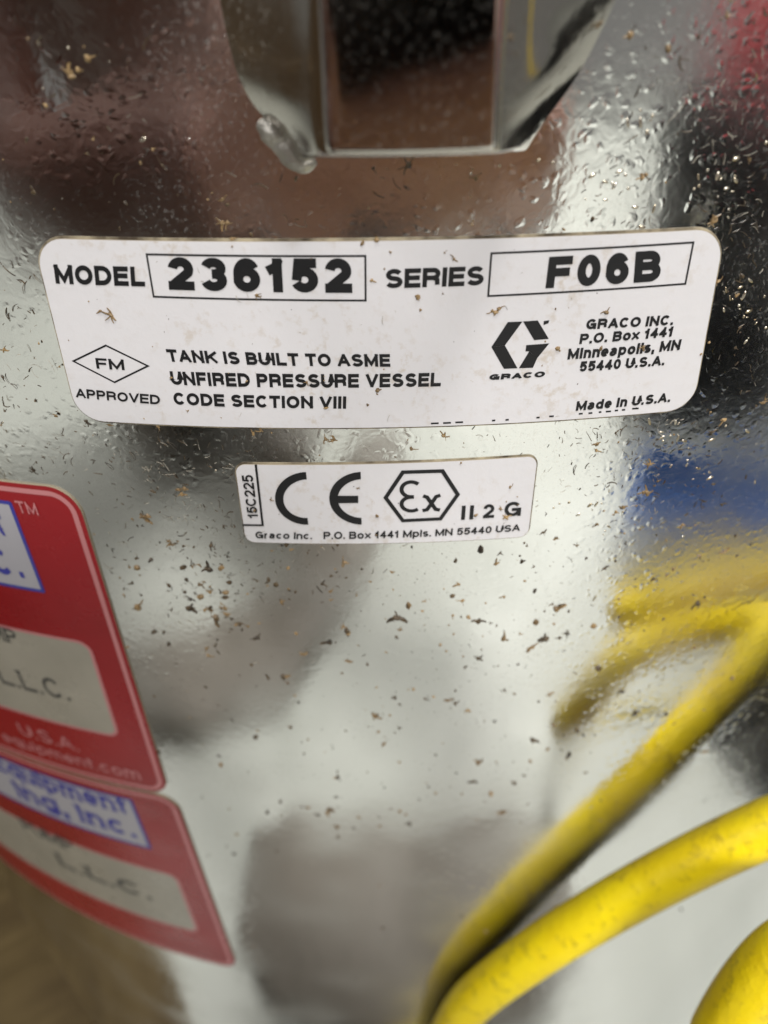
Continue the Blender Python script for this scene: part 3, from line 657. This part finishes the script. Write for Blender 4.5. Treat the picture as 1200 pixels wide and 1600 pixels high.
def hand(wr, side):
    s = []
    wrist = Vector(wr); kn = [ph(side*.047, -.030-.019*i, .016) for i in range(4)]
    palm = sum(kn, Vector())/4
    s.append(S(wrist, palm*.5+wrist*.5, .021, .022))
    for k in kn: s.append(S(wrist*.45+palm*.55, k, .014, .0105))
    ln = (.035, .040, .036, .028)
    for i, k in enumerate(kn):
        a = ph(side*.044, -.028-.0195*i, -.006); b = ph(side*(.044-ln[i]), -.029-.0195*i-.004*(side+1), -.0085)
        s.append(S(k, a, .0095, .0085)); s.append(S(a, b, .0085, .0070))
    tA = ph(side*.050, -.045, .026); tB = ph(side*.026, -.030, .0195)
    s.append(S(wrist*.5+palm*.5, tA, .014, .011)); s.append(S(tA, tB, .0105, .008))
    return s
wrR, wrL = ph(.085, -.105, .05), ph(-.085, -.115, .05)
elR, elL = Vector((.10, -.56, .36)), Vector((-.34, -.50, .37))
shR, shL = Vector((-.13, -.70, .61)), Vector((-.49, -.66, .60))
body = [S(wrR, wrR*.5+elR*.5, .024, .036), S(wrL, wrL*.5+elL*.5, .024, .036)]+hand(wrR, 1)+hand(wrL, -1)
body += [S((-.29, -.68, .66), hd+Vector((0, -.02, -.07)), .052, .05), S(hd+Vector((0, -.01, .03)), hd+Vector((0, .0, .06)), .078, .075), S(hd+Vector((0, .02, -.03)), hd+Vector((.002, .035, -.075)), .062, .04),
         S(hd+Vector((.002, .082, .015)), hd+Vector((.003, .102, -.02)), .008, .013), S(hd+Vector((-.022, .07, -.052)), hd+Vector((.026, .07, -.052)), .009, .009),
         S(hd+Vector((-.078, -.005, .01)), hd+Vector((-.08, -.012, -.02)), .014, .01), S(hd+Vector((.078, -.005, .01)), hd+Vector((.08, -.012, -.02)), .014, .01)]
fused('body', body, M['skin'], person, .0045)
for sx in (-1, 1):
    bm = bmesh.new(); bmesh.ops.create_uvsphere(bm, u_segments=16, v_segments=10, radius=.0125)
    from_bm('eye', bm, M['pale'], person, True).location = pl(hd+Vector((sx*.031, .067, .012)))
fused('hair', [S(hd+Vector((0, -.02, .05)), hd+Vector((0, .005, .078)), .088, .074), S(hd+Vector((0, -.04, .0)), hd+Vector((0, -.045, .05)), .07, .084)], M['hair'], person, .007)
fused('jacket', [S((-.33, -1.05, .28), (-.32, -.88, .44), .135, .145), S((-.32, -.88, .44), (-.30, -.70, .58), .145, .125), S((-.40, -.80, .45), (-.42, -.69, .57), .09, .085), S((-.22, -.82, .45), (-.19, -.71, .57), .09, .085),
      S((-.30, -.69, .60), shR, .085, .068), S((-.30, -.69, .60), shL, .085, .068), S(shR, elR, .066, .047), S(shL, elL, .066, .047), S(elR, elR*.3+wrR*.7, .047, .038), S(elL, elL*.12+wrL*.88, .047, .036), S((-.30, -.69, .60), (-.29, -.68, .68), .075, .06)], M['jacket'], person, .008)
knR, knL = Vector((-.20, -.80, .065)), Vector((-.50, -.80, .065)); anR, anL = Vector((-.22, -1.22, .055)), Vector((-.47, -1.22, .055))
fused('trousers', [S((-.33, -1.06, .27), (-.33, -1.08, .22), .14, .15), S((-.25, -1.06, .20), knR, .098, .068), S((-.42, -1.06, .20), knL, .098, .068), S(knR, anR, .066, .048), S(knL, anL, .066, .048)], M['trouser'], person, .008)
for an, dr in ((anR, Vector((.09, -.17, -.012))), (anL, Vector((.09, -.17, -.012)))):
    fused('shoe', [S(an, an+dr*.4, .045, .044), S(an+dr*.4, an+dr, .044, .034)], M['shoe'], person, .006)
phn = tag(empty('phone'), 'black phone held up to the tank, mirrored at the top', 'phone')
phn.matrix_world = Matrix(((RT.x, UP.x, -FW.x, phC.x), (RT.y, UP.y, -FW.y, phC.y), (RT.z, UP.z, -FW.z, phC.z), (0, 0, 0, 1)))
rbox('casing', (.076, .150, .009), (0, -.062, .0075), M['black'], phn, .004, seg=3)
rbox('camera_bump', (.036, .036, .004), (-.012, -.008, .0012), M['black'], phn, .0015)
for i, (x, y) in enumerate(((-.003, .0), (-.003, -.017), (-.021, -.008))):
    lathe('lens_ring', [(.0065, 0), (.0065, .002), (.005, .002), (.005, 0)], M['chrome'], phn, 24).matrix_local = Matrix.Translation((x, y, -.0018))

# ------------------------------------------------------------------ debris stuck to the tank
rd = random.Random(11)
def on_label(x, y): return (60 < x < 1120 and 372 < y < 655) or (372 < x < 836 and 716 < y < 842)
def on_red(x, y): return (y > 745 and x < 125+(y-780)*.31) and y < 1510
def crumb(vs, fs, x, y, r, base, legs=0, flat=.55):
    c = at(x, y, base); n = Vector((c.x, c.y, 0)).normalized(); u = Vector((0, 0, 1)).cross(n); v = Vector((0, 0, 1))
    b0 = len(vs); k = 6; ph0 = rd.random()*6.28; el = rd.uniform(.5, 1.0)
    rr = [r*rd.uniform(.55, 1.15) for _ in range(k)]
    ca, sa = math.cos(ph0), math.sin(ph0)
    for i in range(k):
        a = 2*math.pi*i/k; px, py = rr[i]*math.cos(a), rr[i]*math.sin(a)*el
        vs.append(c+u*(px*ca-py*sa)+v*(px*sa+py*ca)-n*r*.15)
    for i in range(k):
        a = 2*math.pi*i/k; px, py = rr[i]*.6*math.cos(a), rr[i]*.6*math.sin(a)*el
        vs.append(c+u*(px*ca-py*sa)+v*(px*sa+py*ca)+n*r*flat*rd.uniform(.5, 1))
    vs.append(c+n*r*flat)
    for i in range(k):
        j = (i+1) % k; fs.append((b0+i, b0+j, b0+k+j, b0+k+i)); fs.append((b0+k+i, b0+k+j, b0+2*k))
    for _ in range(legs):
        a = rd.random()*6.28; ln = r*rd.uniform(1.1, 2.4); fibre(vs, fs, x, y, ln, r*rd.uniform(.16, .32), base, a)
def fibre(vs, fs, x, y, ln, rad, base, a=None, curl=None, tilt=.25):
    c = at(x, y, base); n = Vector((c.x, c.y, 0)).normalized(); u = Vector((0, 0, 1)).cross(n); v = Vector((0, 0, 1))
    a = rd.random()*6.28 if a is None else a; curl = rd.uniform(-1.6, 1.6) if curl is None else curl
    p = c.copy(); pts = []; k = 5; lift = rd.uniform(-.05, tilt)
    for i in range(k+1):
        pts.append(p.copy()); aa = a+curl*i/k; p = p+(u*math.cos(aa)+v*math.sin(aa)+n*lift*(1 if i < 3 else -.8))*(ln/k)
    tv, tf = tube_data(pts, lambda t: rad*(1-.5*t), 4, False); b = len(vs); vs += tv; fs += [tuple(b+i for i in f) for f in tf]
def stuff(name, vs, fs, m, label, cat, smooth=False):
    me = bpy.data.meshes.new(name); me.from_pydata([tuple(v) for v in vs], [], fs); o = link(name, me, m, None, smooth); tag(o, label, cat, None, 'stuff'); return o
_last = [None]
def sample(dens):
    while True:
        if _last[0] and rd.random() < .28:
            x, y = _last[0][0]+rd.gauss(0, 26), _last[0][1]+rd.gauss(0, 20)
            if 0 < x < 1200 and 0 < y < 1560 and not (330 < x < 980 and y < 250) and rd.random() < dens(x, y)*1.5: return x, y
        x, y = rd.uniform(0, 1200), rd.uniform(0, 1560)
        if 330 < x < 980 and y < 250: continue
        if rd.random() < dens(x, y): _last[0] = (x, y); return x, y
def dens_crumb(x, y):
    if on_red(x, y): return 0.0
    if on_label(x, y): return .16
    d = .26
    d += .9*math.exp(-(((x-330)/150)**2+((y-880)/110)**2)) + .5*math.exp(-(((x-1000)/140)**2+((y-780)/150)**2)) + .9*math.exp(-(((x-740)/150)**2+((y-1040)/220)**2))+.3*math.exp(-(((x-480)/250)**2+((y-1150)/200)**2))
    if y > 1300: d *= .4
    return min(d, 1)
vs, fs, vd, fd = [], [], [], []
for _ in range(640):
    x, y = sample(dens_crumb); b = .0003 if on_label(x, y) else 0
    r = rd.choice((.00012, .00016, .0002, .00028, .00036))*rd.uniform(.8, 1.25)
    if y > 850 and not b: r *= 1.5
    if rd.random() < .45 or b: crumb(vs, fs, x, y, r*rd.choice((.7, .9, 1, 1.25)), b, rd.choice((0, 0, 1, 2, 5)))
    else: crumb(vd, fd, x, y, r*rd.choice((.6, .8, 1, 1.2)), b, rd.choice((0, 0, 1, 2, 4)))
for _ in range(900):
    x, y = sample(lambda x, y: dens_crumb(x, y) if not on_label(x, y) else .08)
    crumb(vd, fd, x, y, rd.uniform(.00004, .00010)*(1.4 if y > 850 else 1), .0003 if on_label(x, y) else 0)
stuff('husk_crumbs', vs, fs, M['debris'], 'tiny tan and brown plant crumbs stuck all over the tank', 'debris')
stuff('dark_crumbs', vd, fd, M['debris_dark'], 'tiny dark dirt specks stuck all over the tank', 'debris')
vs, fs, vd, fd = [], [], [], []
def dens_fib(x, y):
    if on_red(x, y): return 0
    if on_label(x, y): return .10
    d = .10+.8*math.exp(-(((x-330)/170)**2+((y-800)/170)**2))+.8*math.exp(-(((x-980)/120)**2+((y-720)/120)**2))+.7*math.exp(-(((x-60)/120)**2+((y-600)/200)**2))+.6*math.exp(-(((x-1100)/120)**2+((y-350)/250)**2))
    if y > 1150: d *= .25
    return min(d, 1)
for _ in range(430):
    x, y = sample(dens_fib); fibre(vs, fs, x, y, rd.uniform(.0002, .0006)*rd.choice((1, 1, 1.6, 2.8)), rd.uniform(.00002, .00004), .0003 if on_label(x, y) else .00002)
for _ in range(520):
    x, y = sample(dens_fib); 
    if on_label(x, y): continue
    fibre(vd, fd, x, y, rd.uniform(.0002, .0006)*rd.choice((1, 1, 1.6, 2.8)), rd.uniform(.00003, .00007), .00002)
stuff('lint_fibres', vs, fs, M['lint'], 'fine pale lint fibres clinging to the tank wall', 'lint')
stuff('dark_fibres', vd, fd, M['debris_dark'], 'fine dark hair-like fibres clinging to the tank wall', 'lint')
# lacquer droplets
vs, fs = [], []
def drop(x, y, r, el, a):
    c = at(x, y, 0); n = Vector((c.x, c.y, 0)).normalized(); u = Vector((0, 0, 1)).cross(n); v = Vector((0, 0, 1)); b = len(vs)
    ca, sa = math.cos(a), math.sin(a); k = 10
    rings = ((1, -.05), (.85, .22), (.55, .42), (.25, .5))
    for (q, hh) in rings:
        for i in range(k):
            t = 2*math.pi*i/k; px, py = r*el*q*math.cos(t), r*q*math.sin(t)
            vs.append(c+u*(px*ca-py*sa)+v*(px*sa+py*ca)+n*r*hh)
    vs.append(c+n*r*.52)
    for j in range(3):
        for i in range(k): fs.append((b+j*k+i, b+j*k+(i+1) % k, b+(j+1)*k+(i+1) % k, b+(j+1)*k+i))
    for i in range(k): fs.append((b+3*k+i, b+3*k+(i+1) % k, b+4*k))
def dens_drop(x, y):
    if on_red(x, y) or on_label(x, y): return 0
    d = .03+1.0*math.exp(-(((x-900)/130)**2+((y-200)/170)**2))+.9*math.exp(-(((x-1000)/120)**2+((y-760)/140)**2))+.5*math.exp(-(((x-1120)/100)**2+((y-400)/200)**2))
    return min(d*(.4 if y > 1100 else 1), 1)
for _ in range(120):
    x, y = sample(dens_drop); drop(x, y, rd.uniform(.00006, .0002), rd.choice((1, 1, 1.3, 2.2, 3)), rd.uniform(0, 3.14))
stuff('lacquer_droplets', vs, fs, M['lacquer'], 'tiny dried lacquer droplets raised on the plated wall', 'droplets', True)
# the husks that stand out singly
HUSK = [(352, 352, .00055, 'tan dried sprig caught on the top edge of the large label', 9), (365, 371, .0004, 'ochre husk just inside the top edge of the large label', 3), (322, 950, .0006, 'brown star-shaped husk below the small label on bright metal', 7),
 (263, 850, .0006, 'brown spider-shaped husk left of the small label', 7), (230, 812, .0007, 'pale tan husk between red sticker and small label', 5), (305, 885, .0005, 'brown twin husk above the star-shaped one', 4), (282, 768, .0006, 'tan husk up left of the small label', 5),
 (402, 672, .0006, 'brown husk hanging on the lower edge of the large label', 3), (515, 690, .0006, 'tan whiskery husk between the two white labels', 7), (1010, 775, .0009, 'largest tan husk with a round seed on the blue reflection', 4), (968, 795, .0007, 'ochre husk left of the seed on the blue reflection', 4), (936, 700, .0006, 'grey-brown curled husk right of the small label', 5),
 (1003, 275, .0006, 'amber seed on the bright metal up right', 2), (1112, 344, .0006, 'pale whiskery husk at the top right label corner', 8), (1122, 438, .0006, 'pale husk on the right label edge', 6), (775, 483, .0006, 'tan husk below the series box', 3), (742, 350, .0003, 'tiny tan husk on the upper label edge', 3), (500, 170, .0003, '', 0)]
for (x, y, r, lab, legs) in HUSK:
    if not lab: continue
    vs, fs = [], []
    base = .0003 if on_label(x, y) else 0
    for q in range(3): crumb(vs, fs, x+rd.uniform(-7, 7), y+rd.uniform(-6, 6), r*rd.uniform(.4, .75), base, (legs+2)//3)
    c = at(x, y, base)
    me = bpy.data.meshes.new('dried_husk'); me.from_pydata([tuple(Vector(v)-c) for v in vs], [], fs)
    o = link('dried_husk', me, M['debris']); o.location = c; tag(o, lab, 'husk', 'husks stuck to the tank')
